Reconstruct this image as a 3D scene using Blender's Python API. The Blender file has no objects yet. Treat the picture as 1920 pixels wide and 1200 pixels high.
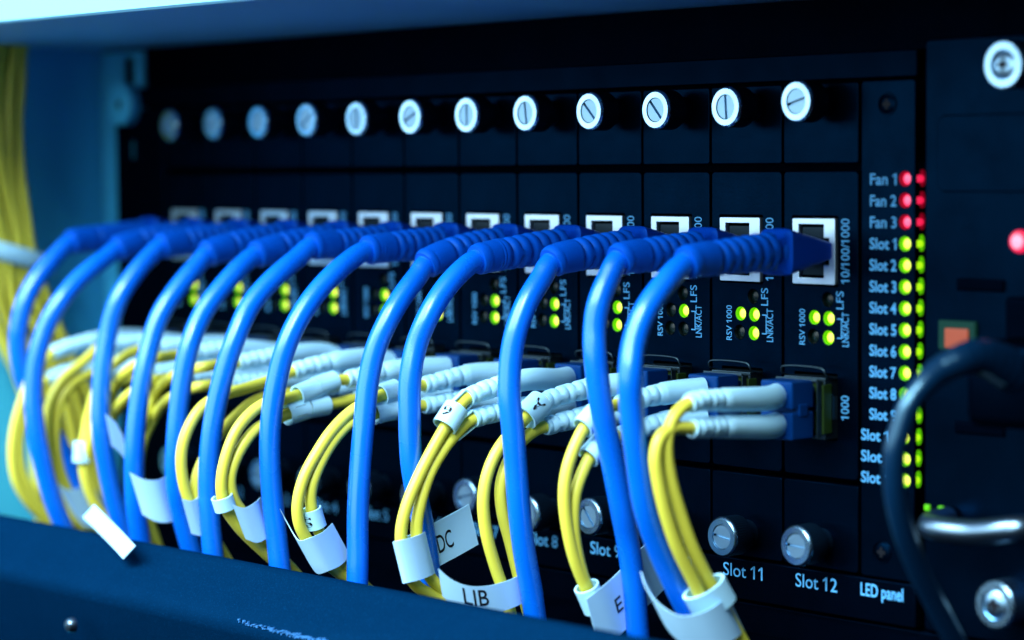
import bpy, math, random
import numpy as np
from mathutils import Vector, Matrix

random.seed(7)
S = 0.001                       # everything below is measured in millimetres
sc = bpy.context.scene
col = sc.collection

# ------------------------------------------------------------------ camera, light, exposure
CAM_F, CAM_POS = 4754.985, np.array([389.089, -450.662, 2.534])
YAW, PITCH, ROLL = 0.8485, -0.06027, -0.00728
cf = np.array([-math.sin(YAW)*math.cos(PITCH), math.cos(YAW)*math.cos(PITCH), math.sin(PITCH)])
cr0 = np.array([math.cos(YAW), math.sin(YAW), 0.0]); cu0 = np.cross(cr0, cf)
cr = math.cos(ROLL)*cr0 + math.sin(ROLL)*cu0
cu = -math.sin(ROLL)*cr0 + math.cos(ROLL)*cu0
cd = bpy.data.cameras.new('camera'); cam = bpy.data.objects.new('camera', cd); col.objects.link(cam)
cam.matrix_world = Matrix(((cr[0], cu[0], -cf[0], CAM_POS[0]*S), (cr[1], cu[1], -cf[1], CAM_POS[1]*S),
                           (cr[2], cu[2], -cf[2], CAM_POS[2]*S), (0, 0, 0, 1)))
cd.sensor_width = 36; cd.lens = CAM_F/1920*36
cd.clip_start = 0.02; cd.clip_end = 50
cd.dof.use_dof = True; cd.dof.focus_distance = 0.625; cd.dof.aperture_fstop = 7.8
sc.camera = cam

world = bpy.data.worlds.new('World'); sc.world = world; world.use_nodes = True
bg = world.node_tree.nodes['Background']
bg.inputs[0].default_value = (0.01, 0.12, 0.42, 1); bg.inputs[1].default_value = 0.022

def area(name, loc, target, sx_, sy_, power, color):
    l = bpy.data.lights.new(name, 'AREA'); l.shape = 'RECTANGLE'; l.size = sx_; l.size_y = sy_
    l.energy = power; l.color = color
    o = bpy.data.objects.new(name, l); col.objects.link(o); o.location = loc
    d = Vector(target) - Vector(loc); o.rotation_euler = d.to_track_quat('-Z', 'Y').to_euler()
    return o
# the long strip of ceiling light along the aisle in front of the rack, and a small lamp above
area('ceiling_light', (-0.12, -1.20, 1.13), (-0.14, -0.05, -0.05), 2.3, 0.9, 132, (0.66, 0.88, 1.0))
area('aisle_light', (-0.50, -1.46, 0.36), (-0.12, 0, 0.20), 3.0, 0.90, 33, (0.72, 0.9, 1.0))
area('small_lamp', (0.20, -0.65, 0.77), (-0.05, 0, -0.08), 0.09, 0.09, 6.0, (0.85, 0.95, 1.0))

sc.view_settings.view_transform = 'Standard'; sc.view_settings.look = 'None'
sc.view_settings.exposure = 0; sc.view_settings.gamma = 1
sc.view_settings.use_curve_mapping = False
sc.cycles.use_denoising = True

# ------------------------------------------------------------------ helpers
def ray(px, py): return cf + cr*(px-960)/CAM_F - cu*(py-600)/CAM_F
def aty(px, py, y=0.0):
    d = ray(px, py); return CAM_POS + d*(y-CAM_POS[1])/d[1]
def atx(px, py, x):
    d = ray(px, py); return CAM_POS + d*(x-CAM_POS[0])/d[0]
def A(*v): return np.array(v, float)

class MB:
    def __init__(s): s.v = []; s.f = []; s.m = []
    def add(s, vs, fs, mi=0):
        n = len(s.v); s.v += [tuple(map(float, p)) for p in vs]
        s.f += [tuple(i+n for i in f) for f in fs]; s.m += [mi]*len(fs); return s
    def box(s, x0, x1, y0, y1, z0, z1, c=0.0, mi=0):
        if c <= 0:
            vs = [(x, y, z) for x in (x0, x1) for y in (y0, y1) for z in (z0, z1)]
            s.add(vs, [(0, 1, 3, 2), (4, 6, 7, 5), (0, 4, 5, 1), (2, 3, 7, 6), (0, 2, 6, 4), (1, 5, 7, 3)], mi); return s
        import bmesh
        bm = bmesh.new(); bmesh.ops.create_cube(bm, size=1)
        for v in bm.verts:
            v.co = ((x0+x1)/2+v.co.x*(x1-x0), (y0+y1)/2+v.co.y*(y1-y0), (z0+z1)/2+v.co.z*(z1-z0))
        bmesh.ops.bevel(bm, geom=list(bm.edges), offset=c, segments=3, profile=0.5, affect='EDGES')
        bm.verts.index_update()
        s.add([v.co[:] for v in bm.verts], [[v.index for v in f.verts] for f in bm.faces], mi); bm.free(); return s
    def lathe(s, prof, origin=(0, 0, 0), seg=48, rf=None, mi=0):
        """profile [(radius, y)] revolved about the y axis; first/last radius 0 closes it"""
        vs = []; o = A(*origin)
        for r, y in prof:
            for k in range(seg):
                a = 2*math.pi*k/seg; rr = rf(r, y, k) if rf else r
                vs.append(o + A(rr*math.cos(a), y, rr*math.sin(a)))
        fs = []
        for i in range(len(prof)-1):
            for k in range(seg):
                k2 = (k+1) % seg
                fs.append((i*seg+k, i*seg+k2, (i+1)*seg+k2, (i+1)*seg+k))
        s.add(vs, fs, mi)
        return s
    def tube(s, pts, rad, seg=20, caps=True, up=(1, 0, 0), mi=0):
        """pts Nx3; rad: float, list or f(i, angle)"""
        pts = np.asarray(pts, float); n = len(pts)
        T = np.gradient(pts, axis=0); T /= np.linalg.norm(T, axis=1)[:, None]
        u = A(*up); u = u - T[0]*(u@T[0]); u /= np.linalg.norm(u)
        vs = []
        for i in range(n):
            u = u - T[i]*(u@T[i]); u /= np.linalg.norm(u); w = np.cross(T[i], u)
            for k in range(seg):
                a = 2*math.pi*k/seg
                r = rad(i, a) if callable(rad) else (rad[i] if hasattr(rad, '__len__') else rad)
                vs.append(pts[i] + r*(math.cos(a)*u + math.sin(a)*w))
        fs = [(i*seg+k, i*seg+(k+1) % seg, (i+1)*seg+(k+1) % seg, (i+1)*seg+k) for i in range(n-1) for k in range(seg)]
        if caps: fs += [tuple(range(seg-1, -1, -1)), tuple((n-1)*seg+k for k in range(seg))]
        s.add(vs, fs, mi); return s
    def mesh(s, name, mats, smooth=False, origin=(0, 0, 0)):
        me = bpy.data.meshes.new(name); o = A(*origin)
        me.from_pydata([tuple((A(*p)-o)*S) for p in s.v], [], s.f); me.update()
        for m in (mats if isinstance(mats, (list, tuple)) else [mats]): me.materials.append(m)
        me.polygons.foreach_set('material_index', s.m)
        import bmesh
        bm = bmesh.new(); bm.from_mesh(me); bmesh.ops.recalc_face_normals(bm, faces=bm.faces); bm.to_mesh(me); bm.free()
        if smooth:
            me.polygons.foreach_set('use_smooth', [True]*len(me.polygons))
            if smooth != 'all': me.set_sharp_from_angle(angle=math.radians(38))
        return me
    def obj(s, name, mats, parent=None, smooth=False, origin=(0, 0, 0)):
        return link(name, s.mesh(name, mats, smooth, origin), parent)

def link(name, data, parent=None, loc=None):
    o = bpy.data.objects.new(name, data); col.objects.link(o)
    if parent: o.parent = parent
    if loc is not None: o.location = tuple(A(*loc)*S)
    return o
def thing(name, label, cat, loc=(0, 0, 0), group=None):
    o = bpy.data.objects.new(name, None); o.empty_display_size = 0.005; col.objects.link(o)
    o.location = tuple(A(*loc)*S); tag(o, label, cat, group); return o
def tag(o, label, cat, group=None):
    o['label'] = label; o['category'] = cat
    if group: o['group'] = group
    return o

def smooth_path(pts, step=1.2, radii=None):
    """centripetal Catmull-Rom through the points, evenly resampled"""
    P = [A(*p) for p in pts]; P = [2*P[0]-P[1]] + P + [2*P[-1]-P[-2]]
    out = []
    for i in range(1, len(P)-2):
        t = [0]
        for j in range(3): t.append(t[-1] + max(np.linalg.norm(P[i+j]-P[i-1+j]), 1e-6)**0.5)
        for q in np.linspace(t[1], t[2], 16, endpoint=False):
            a1 = (t[1]-q)/(t[1]-t[0])*P[i-1]+(q-t[0])/(t[1]-t[0])*P[i]
            a2 = (t[2]-q)/(t[2]-t[1])*P[i]+(q-t[1])/(t[2]-t[1])*P[i+1]
            a3 = (t[3]-q)/(t[3]-t[2])*P[i+1]+(q-t[2])/(t[3]-t[2])*P[i+2]
            b1 = (t[2]-q)/(t[2]-t[0])*a1+(q-t[0])/(t[2]-t[0])*a2
            b2 = (t[3]-q)/(t[3]-t[1])*a2+(q-t[1])/(t[3]-t[1])*a3
            out.append((t[2]-q)/(t[2]-t[1])*b1+(q-t[1])/(t[2]-t[1])*b2)
    out.append(P[-2]); out = np.array(out)
    for _ in range(6): out[1:-1] = 0.25*out[:-2]+0.5*out[1:-1]+0.25*out[2:]
    L = np.concatenate([[0], np.cumsum(np.linalg.norm(np.diff(out, axis=0), axis=1))])
    n = max(4, int(L[-1]/step)); q = np.linspace(0, L[-1], n)
    return np.stack([np.interp(q, L, out[:, k]) for k in range(3)], 1)
def length_at(path): return np.concatenate([[0], np.cumsum(np.linalg.norm(np.diff(path, axis=0), axis=1))])

def rrect(x0, x1, z0, z1, r, n=5):
    pts = []
    for cx, cz, a0 in ((x1-r, z1-r, 0), (x0+r, z1-r, 90), (x0+r, z0+r, 180), (x1-r, z0+r, 270)):
        for k in range(n+1):
            a = math.radians(a0+90*k/n); pts.append((cx+r*math.cos(a), cz+r*math.sin(a)))
    return pts
def circ(x, z, r, n=24): return [(x+r*math.cos(2*math.pi*k/n), z+r*math.sin(2*math.pi*k/n)) for k in range(n)]
def plate(outlines, y0, y1, bevel=0.25):
    """solid plate in the xz plane between y0 (front) and y1, outline first, then its holes; returns (verts, faces)"""
    c = bpy.data.curves.new('outline', 'CURVE'); c.dimensions = '2D'; c.fill_mode = 'BOTH'
    c.extrude = (y1-y0)/2-bevel; c.bevel_depth = bevel; c.bevel_resolution = 2; c.offset = -bevel
    for pts in outlines:
        sp = c.splines.new('POLY'); sp.points.add(len(pts)-1); sp.use_cyclic_u = True
        for i, p in enumerate(pts): sp.points[i].co = (p[0], p[1], 0, 1)
    o = bpy.data.objects.new('outline', c); col.objects.link(o)
    dg = bpy.context.evaluated_depsgraph_get(); me = bpy.data.meshes.new_from_object(o.evaluated_get(dg))
    vs = [(v.co.x, (y0+y1)/2-v.co.z, v.co.y) for v in me.vertices]; fs = [tuple(p.vertices) for p in me.polygons]
    bpy.data.objects.remove(o); bpy.data.curves.remove(c); bpy.data.meshes.remove(me)
    return vs, fs
_tc = {}
def glyphs(txt, bold=0.0):
    """letters as flat polygons, scaled to a unit box (verts in 0..1 x 0..1)"""
    k = (txt, bold)
    if k in _tc: return _tc[k]
    c = bpy.data.curves.new('letters', 'FONT'); c.body = txt; c.size = 1; c.resolution_u = 4; c.offset = bold
    o = bpy.data.objects.new('letters', c); col.objects.link(o)
    dg = bpy.context.evaluated_depsgraph_get(); me = bpy.data.meshes.new_from_object(o.evaluated_get(dg))
    V = np.array([v.co[:2] for v in me.vertices]); F = [tuple(p.vertices) for p in me.polygons]
    bpy.data.objects.remove(o); bpy.data.curves.remove(c); bpy.data.meshes.remove(me)
    par = list(range(len(V)))
    def find(i):
        while par[i] != i: par[i] = par[par[i]]; i = par[i]
        return i
    for f in F:
        for i in f[1:]: par[find(i)] = find(f[0])
    isl = {}
    for i in range(len(V)): isl.setdefault(find(i), []).append(i)
    isl = sorted(isl.values(), key=lambda q: V[q, 0].min()); chars = txt.replace(' ', '')
    if len(isl) == len(chars):                      # give every 1 its slanted flag
        for ch_, q in zip(chars, isl):
            if ch_ == '1':
                x0, y1 = V[q, 0].min(), V[q, 1].max(); n = len(V)
                V = np.vstack([V, [(x0+.03, y1), (x0-.17, y1-.15), (x0-.17, y1-.25), (x0+.03, y1-.13)]]); F.append((n, n+1, n+2, n+3))
    V -= V.min(0); V /= V.max(0); _tc[k] = (V, F); return V, F
def put_text(mb, txt, o, du, dv, bold=0.0, mi=0):
    V, F = glyphs(txt, bold); o, du, dv = A(*o), A(*du), A(*dv)
    mb.add([o+du*p[0]+dv*p[1] for p in V], F, mi)

# ------------------------------------------------------------------ materials
def mat(name, base, rough=0.5, metal=0.0, spec=0.5, bump=0.0, scale=900.0, coat=0.0, vary=0.0, emit=None, estr=0.0, trans=0.0, rvary=0.0, stint=None):
    m = bpy.data.materials.new(name); m.use_nodes = True; nt = m.node_tree; b = nt.nodes['Principled BSDF']
    b.inputs['Base Color'].default_value = (*base, 1); b.inputs['Roughness'].default_value = rough
    b.inputs['Metallic'].default_value = metal; b.inputs['Specular IOR Level'].default_value = spec
    b.inputs['Coat Weight'].default_value = coat; b.inputs['Coat Roughness'].default_value = 0.12
    b.inputs['Transmission Weight'].default_value = trans
    if stint: b.inputs['Specular Tint'].default_value = (*stint, 1)
    if emit: b.inputs['Emission Color'].default_value = (*emit, 1); b.inputs['Emission Strength'].default_value = estr
    if bump or vary or rvary:
        tc = nt.nodes.new('ShaderNodeTexCoord'); n = nt.nodes.new('ShaderNodeTexNoise')
        n.inputs['Scale'].default_value = scale; n.inputs['Detail'].default_value = 3
        nt.links.new(tc.outputs['Object'], n.inputs['Vector'])
        if bump:
            bp = nt.nodes.new('ShaderNodeBump'); bp.inputs['Strength'].default_value = bump; bp.inputs['Distance'].default_value = 0.0002
            nt.links.new(n.outputs['Fac'], bp.inputs['Height']); nt.links.new(bp.outputs['Normal'], b.inputs['Normal'])
        if rvary:
            n3 = nt.nodes.new('ShaderNodeTexNoise'); n3.inputs['Scale'].default_value = 90; n3.inputs['Detail'].default_value = 5
            nt.links.new(tc.outputs['Object'], n3.inputs['Vector'])
            mr = nt.nodes.new('ShaderNodeMapRange'); mr.inputs[1].default_value = .3; mr.inputs[2].default_value = .7
            mr.inputs[3].default_value = rough-rvary; mr.inputs[4].default_value = rough+rvary
            nt.links.new(n3.outputs['Fac'], mr.inputs[0]); nt.links.new(mr.outputs[0], b.inputs['Roughness'])
        if vary:
            n2 = nt.nodes.new('ShaderNodeTexNoise'); n2.inputs['Scale'].default_value = scale*0.12; n2.inputs['Detail'].default_value = 6
            nt.links.new(tc.outputs['Object'], n2.inputs['Vector'])
            rp = nt.nodes.new('ShaderNodeValToRGB'); rp.color_ramp.elements[0].position = .3; rp.color_ramp.elements[1].position = .7
            rp.color_ramp.elements[0].color = (*[c*(1-vary) for c in base], 1); rp.color_ramp.elements[1].color = (*[min(1, c*(1+vary)) for c in base], 1)
            nt.links.new(n2.outputs['Fac'], rp.inputs[0]); nt.links.new(rp.outputs[0], b.inputs['Base Color'])
    return m
def satin(name, base, gloss, rough, bump=0.2, scale=1500.0, speck=0.0):
    m = bpy.data.materials.new(name); m.use_nodes = True; nt = m.node_tree
    nt.nodes.remove(nt.nodes['Principled BSDF']); out = nt.nodes['Material Output']
    d = nt.nodes.new('ShaderNodeBsdfDiffuse'); g = nt.nodes.new('ShaderNodeBsdfAnisotropic'); a = nt.nodes.new('ShaderNodeAddShader')
    d.inputs['Color'].default_value = (*base, 1); g.inputs['Color'].default_value = (*gloss, 1); g.inputs['Roughness'].default_value = rough
    tc = nt.nodes.new('ShaderNodeTexCoord'); n = nt.nodes.new('ShaderNodeTexNoise'); n.inputs['Scale'].default_value = scale; n.inputs['Detail'].default_value = 3
    n2 = nt.nodes.new('ShaderNodeTexNoise'); n2.inputs['Scale'].default_value = 70; n2.inputs['Detail'].default_value = 6; n2.inputs['Roughness'].default_value = .65
    bp = nt.nodes.new('ShaderNodeBump'); bp.inputs['Strength'].default_value = bump; bp.inputs['Distance'].default_value = 0.0002
    mr = nt.nodes.new('ShaderNodeMapRange'); mr.inputs[1].default_value = .3; mr.inputs[2].default_value = .7; mr.inputs[3].default_value = .72; mr.inputs[4].default_value = 1.25
    mx = nt.nodes.new('ShaderNodeVectorMath'); mx.operation = 'SCALE'; mx.inputs[0].default_value = gloss
    L = nt.links.new
    L(tc.outputs['Object'], n.inputs['Vector']); L(tc.outputs['Object'], n2.inputs['Vector']); L(n.outputs['Fac'], bp.inputs['Height'])
    L(bp.outputs['Normal'], d.inputs['Normal']); L(bp.outputs['Normal'], g.inputs['Normal'])
    L(n2.outputs['Fac'], mr.inputs[0]); L(mr.outputs[0], mx.inputs['Scale']); L(mx.outputs[0], g.inputs['Color'])
    if speck:                                    # sparse pale grains in the moulded plastic
        v = nt.nodes.new('ShaderNodeTexNoise'); v.inputs['Scale'].default_value = scale*.55; v.inputs['Detail'].default_value = 1
        rp = nt.nodes.new('ShaderNodeValToRGB'); rp.color_ramp.elements[0].position = .60; rp.color_ramp.elements[1].position = .74
        rp.color_ramp.elements[0].color = (*base, 1); rp.color_ramp.elements[1].color = (*[c*speck for c in base], 1)
        L(tc.outputs['Object'], v.inputs['Vector']); L(v.outputs['Fac'], rp.inputs[0]); L(rp.outputs[0], d.inputs['Color'])
    L(d.outputs[0], a.inputs[0]); L(g.outputs[0], a.inputs[1]); L(a.outputs[0], out.inputs['Surface']); return m
M = {}
M['panel'] = satin('navy_black_powder_coat', (0.0001, 0.0006, 0.0021), (0.0003, 0.0050, 0.0145), 0.36)
M['chassis'] = satin('black_sheet_steel', (0.0001, 0.0004, 0.0015), (0.0003, 0.0032, 0.0095), 0.40)
M['dark'] = satin('unlit_black_plastic', (0.0001, 0.0005, 0.0016), (0.0002, 0.0012, 0.004), 0.5)
M['print'] = mat('blue_white_printing_ink', (0.10, 0.42, 0.80), 0.6, spec=0.2)
M['steel'] = mat('turned_nickel_steel', (0.36, 0.62, 0.84), 0.26, metal=1.0, bump=0.05, scale=700, rvary=0.06)
M['barrel'] = mat('blackened_knurled_steel', (0.008, 0.03, 0.06), 0.42, metal=0.8)
M['steel_dim'] = mat('slotted_screw_steel', (0.30, 0.52, 0.70), 0.42, metal=1.0, bump=0.1, scale=900)
M['shield'] = mat('tinned_jack_shield', (0.56, 0.76, 0.92), 0.36, metal=0.8, bump=0.05, scale=800, vary=0.08)
M['blue'] = mat('glossy_blue_cable_jacket', (0.0, 0.122, 0.70), 0.27, spec=0.85, stint=(0.6, 0.86, 1.0), vary=0.06, scale=500, rvary=0.05)
M['boot'] = mat('matt_blue_rubber_boot', (0.0, 0.075, 0.50), 0.45, spec=0.4, stint=(0.2, 0.6, 1.0), bump=0.06, scale=1200)
M['hood'] = mat('deep_blue_plug_hood', (0.0, 0.045, 0.40), 0.4, spec=0.3, stint=(0.1, 0.5, 1.0))
M['clear'] = mat('clear_plug_plastic', (0.003, 0.009, 0.016), 0.25, spec=0.2, stint=(0.3, 0.7, 1.0))
M['yellow'] = mat('yellow_fibre_jacket', (0.66, 0.60, 0.06), 0.38, spec=0.4, vary=0.05, scale=500)
M['white'] = mat('white_connector_plastic', (0.42, 0.76, 0.96), 0.4, spec=0.45, vary=0.05, scale=300)
M['paper'] = mat('white_label_film', (0.40, 0.70, 0.95), 0.45, spec=0.35, vary=0.04, scale=200)
M['ink'] = mat('black_label_ink', (0.003, 0.004, 0.008), 0.6, spec=0.2)
M['lcblue'] = mat('royal_blue_connector_shell', (0.001, 0.030, 0.15), 0.35, spec=0.3, stint=(0.1, 0.5, 1.0))
M['sfp'] = mat('transceiver_metal', (0.05, 0.09, 0.115), 0.35, metal=0.9, vary=0.2, scale=300)
M['olive'] = mat('olive_latch_plastic', (0.02, 0.045, 0.008), 0.3, spec=0.4)
M['led_green'] = mat('lit_green_led', (0.2, 0.5, 0.0), 0.3, emit=(0.50, 1.0, 0.01), estr=1.0)
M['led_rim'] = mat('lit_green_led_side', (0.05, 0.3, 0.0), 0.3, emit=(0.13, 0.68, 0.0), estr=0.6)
M['led_red'] = mat('lit_red_led', (0.5, 0.02, 0.05), 0.3, emit=(1.0, 0.015, 0.09), estr=1.0)
M['led_red_rim'] = mat('lit_red_led_side', (0.3, 0.0, 0.02), 0.3, emit=(0.4, 0.0, 0.02), estr=0.35)
M['led_red_core'] = mat('lit_red_led_hot_core', (0.5, 0.05, 0.1), 0.3, emit=(1.0, 0.12, 0.27), estr=1.25)
M['led_pink'] = mat('lit_red_led_core', (0.5, 0.1, 0.15), 0.3, emit=(1.0, 0.35, 0.5), estr=1.5)
M['led_core'] = mat('lit_green_led_core', (0.4, 0.5, 0.05), 0.3, emit=(0.95, 1.0, 0.12), estr=1.5)
M['led_off'] = mat('unlit_led_lens', (0.003, 0.012, 0.010), 0.25, spec=0.4)
M['rack'] = mat('pale_painted_rack_steel', (0.05, 0.46, 0.74), 0.5, spec=0.4, vary=0.06, scale=100)
M['lip'] = mat('white_painted_shelf_steel', (0.20, 0.50, 0.72), 0.45, spec=0.4)
M['duct'] = satin('grained_dark_blue_duct_plastic', (0.0002, 0.0098, 0.032), (0.0003, 0.0042, 0.0125), 0.5, 0.5, 6500, 2.6)
M['cord'] = mat('glossy_black_power_cord', (0.0006, 0.013, 0.040), 0.28, spec=1.0, stint=(0.4, 0.8, 1.0))
M['amber'] = mat('lit_amber_switch', (0.15, 0.03, 0.01), 0.4, emit=(1.0, 0.15, 0.05), estr=0.30)
M['switch_green'] = mat('dim_green_switch_rim', (0.004, 0.03, 0.024), 0.6, spec=0.1, emit=(0.02, 0.2, 0.12), estr=0.08)
M['chrome'] = mat('polished_handle_steel', (0.20, 0.31, 0.42), 0.3, metal=1.0)

# ------------------------------------------------------------------ rack surroundings
def extr_x(mb, prof, x0, x1, mi=0):
    """closed (y, z) profile extruded along x"""
    n = len(prof); vs = [(x0, y, z) for y, z in prof]+[(x1, y, z) for y, z in prof]
    mb.add(vs, [tuple(range(n-1, -1, -1)), tuple(range(n, 2*n))]+[(i, (i+1) % n, n+(i+1) % n, n+i) for i in range(n)], mi)

XL = -316.5
m = MB(); m.box(-336, -331.5, -132, 120, -330, 300, 0.6)
tag(m.obj('cabinet_side_panel', M['rack']), 'pale blue lit cabinet side wall behind the yellow cable bundle', 'cabinet panel')
t = thing('rack_rail', 'pale upright rack rail with a square hole left of the black chassis', 'rack rail', (-325, 4, 0))
vs, fs = plate([rrect(-330.6, -306, -260, 41, 0.6)[::1], rrect(-317.5, -310.5, 29.5, 39, .6)], 3.4, 5.6, 0.2)
m = MB(); m.add(vs, fs); m.box(-330.8, -328.4, 3.6, 60, -260, 41)
m.obj('upright', M['rack'], t, True, (-325, 4, 0))

t = thing('shelf', 'white shelf front lip running over the top of the rack', 'shelf', (-150, -100, 44))
m = MB(); extr_x(m, [(-100.4, 42), (-101, 42.6), (-101, 69), (-99, 70), (140, 70), (140, 42)], -420, 260)
m.obj('shelf_board', M['lip'], t, False, (-150, -100, 44))

t = thing('cable_duct', 'grained dark blue cable duct bar across the bottom foreground', 'cable duct', (-100, -90, -130))
m = MB()
prof = [(-80.6, -97.2), (-81.6, -96.3), (-83.2, -96.0)] + [(-84.5-0.9*k, -96.3-0.75*k) for k in range(10)] + [(-94.6, -104.6), (-96.3, -106.4), (-97.3, -108.4), (-97.0, -111), (-66, -170), (-62, -170), (-79, -110), (-80, -99)]
n0 = len(prof); xs = np.linspace(-420, 60, 161)
vs = [(x, y, z) for x in xs for y, z in prof]
m.add(vs, [tuple(range(n0-1, -1, -1)), tuple((len(xs)-1)*n0+i for i in range(n0))] +
      [(a*n0+i, a*n0+(i+1) % n0, (a+1)*n0+(i+1) % n0, (a+1)*n0+i) for a in range(len(xs)-1) for i in range(n0)])
m.obj('duct_bar', M['duct'], t, True, (-100, -90, -130))
m = MB(); m.box(-316, 160, -34, 1.5, -118, -112, 0.6)
m.obj('rear_ledge', M['chassis'], t, False, (-100, -90, -130))
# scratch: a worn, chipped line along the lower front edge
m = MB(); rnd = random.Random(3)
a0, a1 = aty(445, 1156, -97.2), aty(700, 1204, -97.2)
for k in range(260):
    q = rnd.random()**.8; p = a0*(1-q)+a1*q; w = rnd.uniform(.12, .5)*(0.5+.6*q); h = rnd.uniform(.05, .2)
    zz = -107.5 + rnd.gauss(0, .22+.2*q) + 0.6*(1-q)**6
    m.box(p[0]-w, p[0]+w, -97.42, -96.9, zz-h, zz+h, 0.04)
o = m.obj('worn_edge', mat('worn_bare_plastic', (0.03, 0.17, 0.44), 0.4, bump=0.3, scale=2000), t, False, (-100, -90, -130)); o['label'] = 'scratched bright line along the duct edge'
# chrome bead added for a bright glint near the left end of the duct's face
g = aty(134, 1172, -98.6); m = MB(); m.lathe([(0, -1.6), (1.4, -1.4), (2.0, -.6), (2.1, .6)], g, 24)
m.obj('glint_bead', M['chrome'], t, True, (-100, -90, -130))

t = tag(MB().box(-331, 200, 5, 60, 28.8, 41.8).obj('gap_shade_strip', M['dark']), 'black strip added for the shade in the gap between chassis and white shelf', 'shade strip')  # black sheet added to give the gap above the chassis its shade
t = thing('lower_unit', 'dark rack unit below the chassis, half hidden by the cable duct', 'rack unit', (-100, 20, -190))
m = MB(); m.box(-316, 160, 2, 80, -190, -104.8, .6); m.obj('front_panel', M['chassis'], t, False, (-100, 20, -190))

# ------------------------------------------------------------------ chassis
ch = thing('switch_chassis', 'black rack chassis holding twelve numbered slot cards', 'network chassis', (-150, 30, -104))
OC = (-150, 30, -104)
m = MB(); m.box(XL, 19, 3, 4, 22.3, 28.5)
vs, fs = plate([rrect(XL+2, 17.0, 22.4, 28.6, 0.5)], 0, 3, 0.3); m.v = []; m.f = []; m.m = []; m.add(vs, fs)
m.obj('top_rail', M['chassis'], ch, True, OC)
vs, fs = plate([rrect(XL+2, 17.0, -104, -94.0, 0.5)], 0, 3, 0.3); m = MB(); m.add(vs, fs)
br = m.obj('bottom_rail', M['chassis'], ch, True, OC)
lm = MB()
for s in range(1, 13):
    xc = -(12.5-s)*24; w = 13.2 if s > 9 else 11.2
    put_text(lm, 'Slot %d' % s, (xc-7.9, -0.06, -98.6), (w, 0, 0), (0, 0, 3.3), 0.004)
put_text(lm, 'LED panel', (0.6, -0.06, -99.2), (12.8, 0, 0), (0, 0, 4.0), 0.01)
lm.obj('lettering', M['print'], br, False, OC)
m = MB(); m.box(XL, 124, 16, 80, -104, 28.5); m.obj('inner_housing', M['dark'], ch, False, OC)
vs, fs = plate([rrect(XL-0.5, -289.2, -104, 22.0, 0.8), rrect(-311.5, -306.5, 6, 12, .5)], 0.2, 3, 0.3); m = MB(); m.add(vs, fs)
m.box(XL, XL+2, 3, 80, -104, 28)
m.obj('mounting_ear', M['chassis'], ch, True, OC)
# the big washer-headed screw that fastens the ear to the rail
def crosshead(mb, c, R, h, r_in, ring=True):
    """washer-faced cross-recess screw, face towards -y"""
    mb.lathe([(R*.96, 0), (R, -.3), (R, -h+.4), (R-.4, -h), (r_in+.25, -h), (r_in, -h+.35), (r_in*.9, -h+.1), (r_in*.45, -h-.12)], c, 48)
    n = len(mb.v)
    a, b = r_in*.42, r_in*.15
    outl = [(a, b), (b, b), (b, a), (-b, a), (-b, b), (-a, b), (-a, -b), (-b, -b), (-b, -a), (b, -a), (b, -b), (a, -b)]
    o = A(*c); y0 = -h-.12
    ring_v = [o+A(r_in*.45*math.cos(2*math.pi*k/24), y0, r_in*.45*math.sin(2*math.pi*k/24)) for k in range(24)]
    return outl, o, y0
def cross_recess(mb, c, a, b, y):
    """dark cross-shaped well set into the head"""
    for x0, x1, z0, z1 in ((-a, a, -b, b), (-b, b, -a, -b), (-b, b, b, a)):
        mb.box(c[0]+x0, c[0]+x1, c[1]+y-.03, c[1]+y+.5, c[2]+z0, c[2]+z1)
def screw_part(name, c, R, h, r_in, parent, org, m1, smooth=True):
    mb = MB(); mb.lathe([(R*.97, 0), (R, -.3), (R, -h+.45), (R-.45, -h), (r_in+.25, -h), (r_in, -h+.4), (r_in*.85, -h+.15), (r_in*.4, -h), (0.001, -h)], c, 56)
    o = mb.obj(name, m1, parent, True, org)
    mb = MB(); cross_recess(mb, c, r_in*.5, r_in*.17, -h); mb.obj('cross_recess', M['ink'], o, False, (0, 0, 0)).location = tuple(-A(*org)*S*0)
    o.children[0].matrix_parent_inverse = Matrix(); o.children[0].location = tuple(-A(*org)*S)
    return o

# LED panel
vs, fs = plate([rrect(0.7, 16.5, -93.4, 21.7, 0.7)] + [circ(13.6, -0.8-4.95*k, 1.7, 24) for k in range(15)], 0, 0.9, 0.15)
m = MB(); m.add(vs, fs); lp = m.obj('led_panel', M['panel'], ch, True, OC)
lm = MB()
for k in range(15):
    z = -0.8-4.95*k
    txt = 'Fan %d' % (k+1) if k < 3 else 'Slot %d' % (k-2)
    w = 7.9 if k < 3 else (8.0 if k < 12 else 10.5)
    x1 = 11.2
    put_text(lm, txt, (x1-w, -0.06, z-1.45), (w, 0, 0), (0, 0, 2.7), 0.018)
lm.obj('lettering', M['print'], lp).location = tuple(-A(*OC)*S)
def led_cup(mb, x, z, r, y=0.1, lit=True):
    mb.lathe([(r, y), (r, y+1.25)], (x, 0, z), 28, mi=1)
    mb.lathe([(r*.99, y+1.3), (r*.93, y+1.3)], (x, 0, z), 28, mi=1)
    mb.lathe([(r*.90, y+1.25), (r*.84, y+1.0), (r*.62, y+.85)], (x, 0, z), 28, mi=0)
    mb.lathe([(r*.62, y+.85), (r*.3, y+.76), (0.001, y+.74)], (x, 0, z), 28, mi=2)
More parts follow.
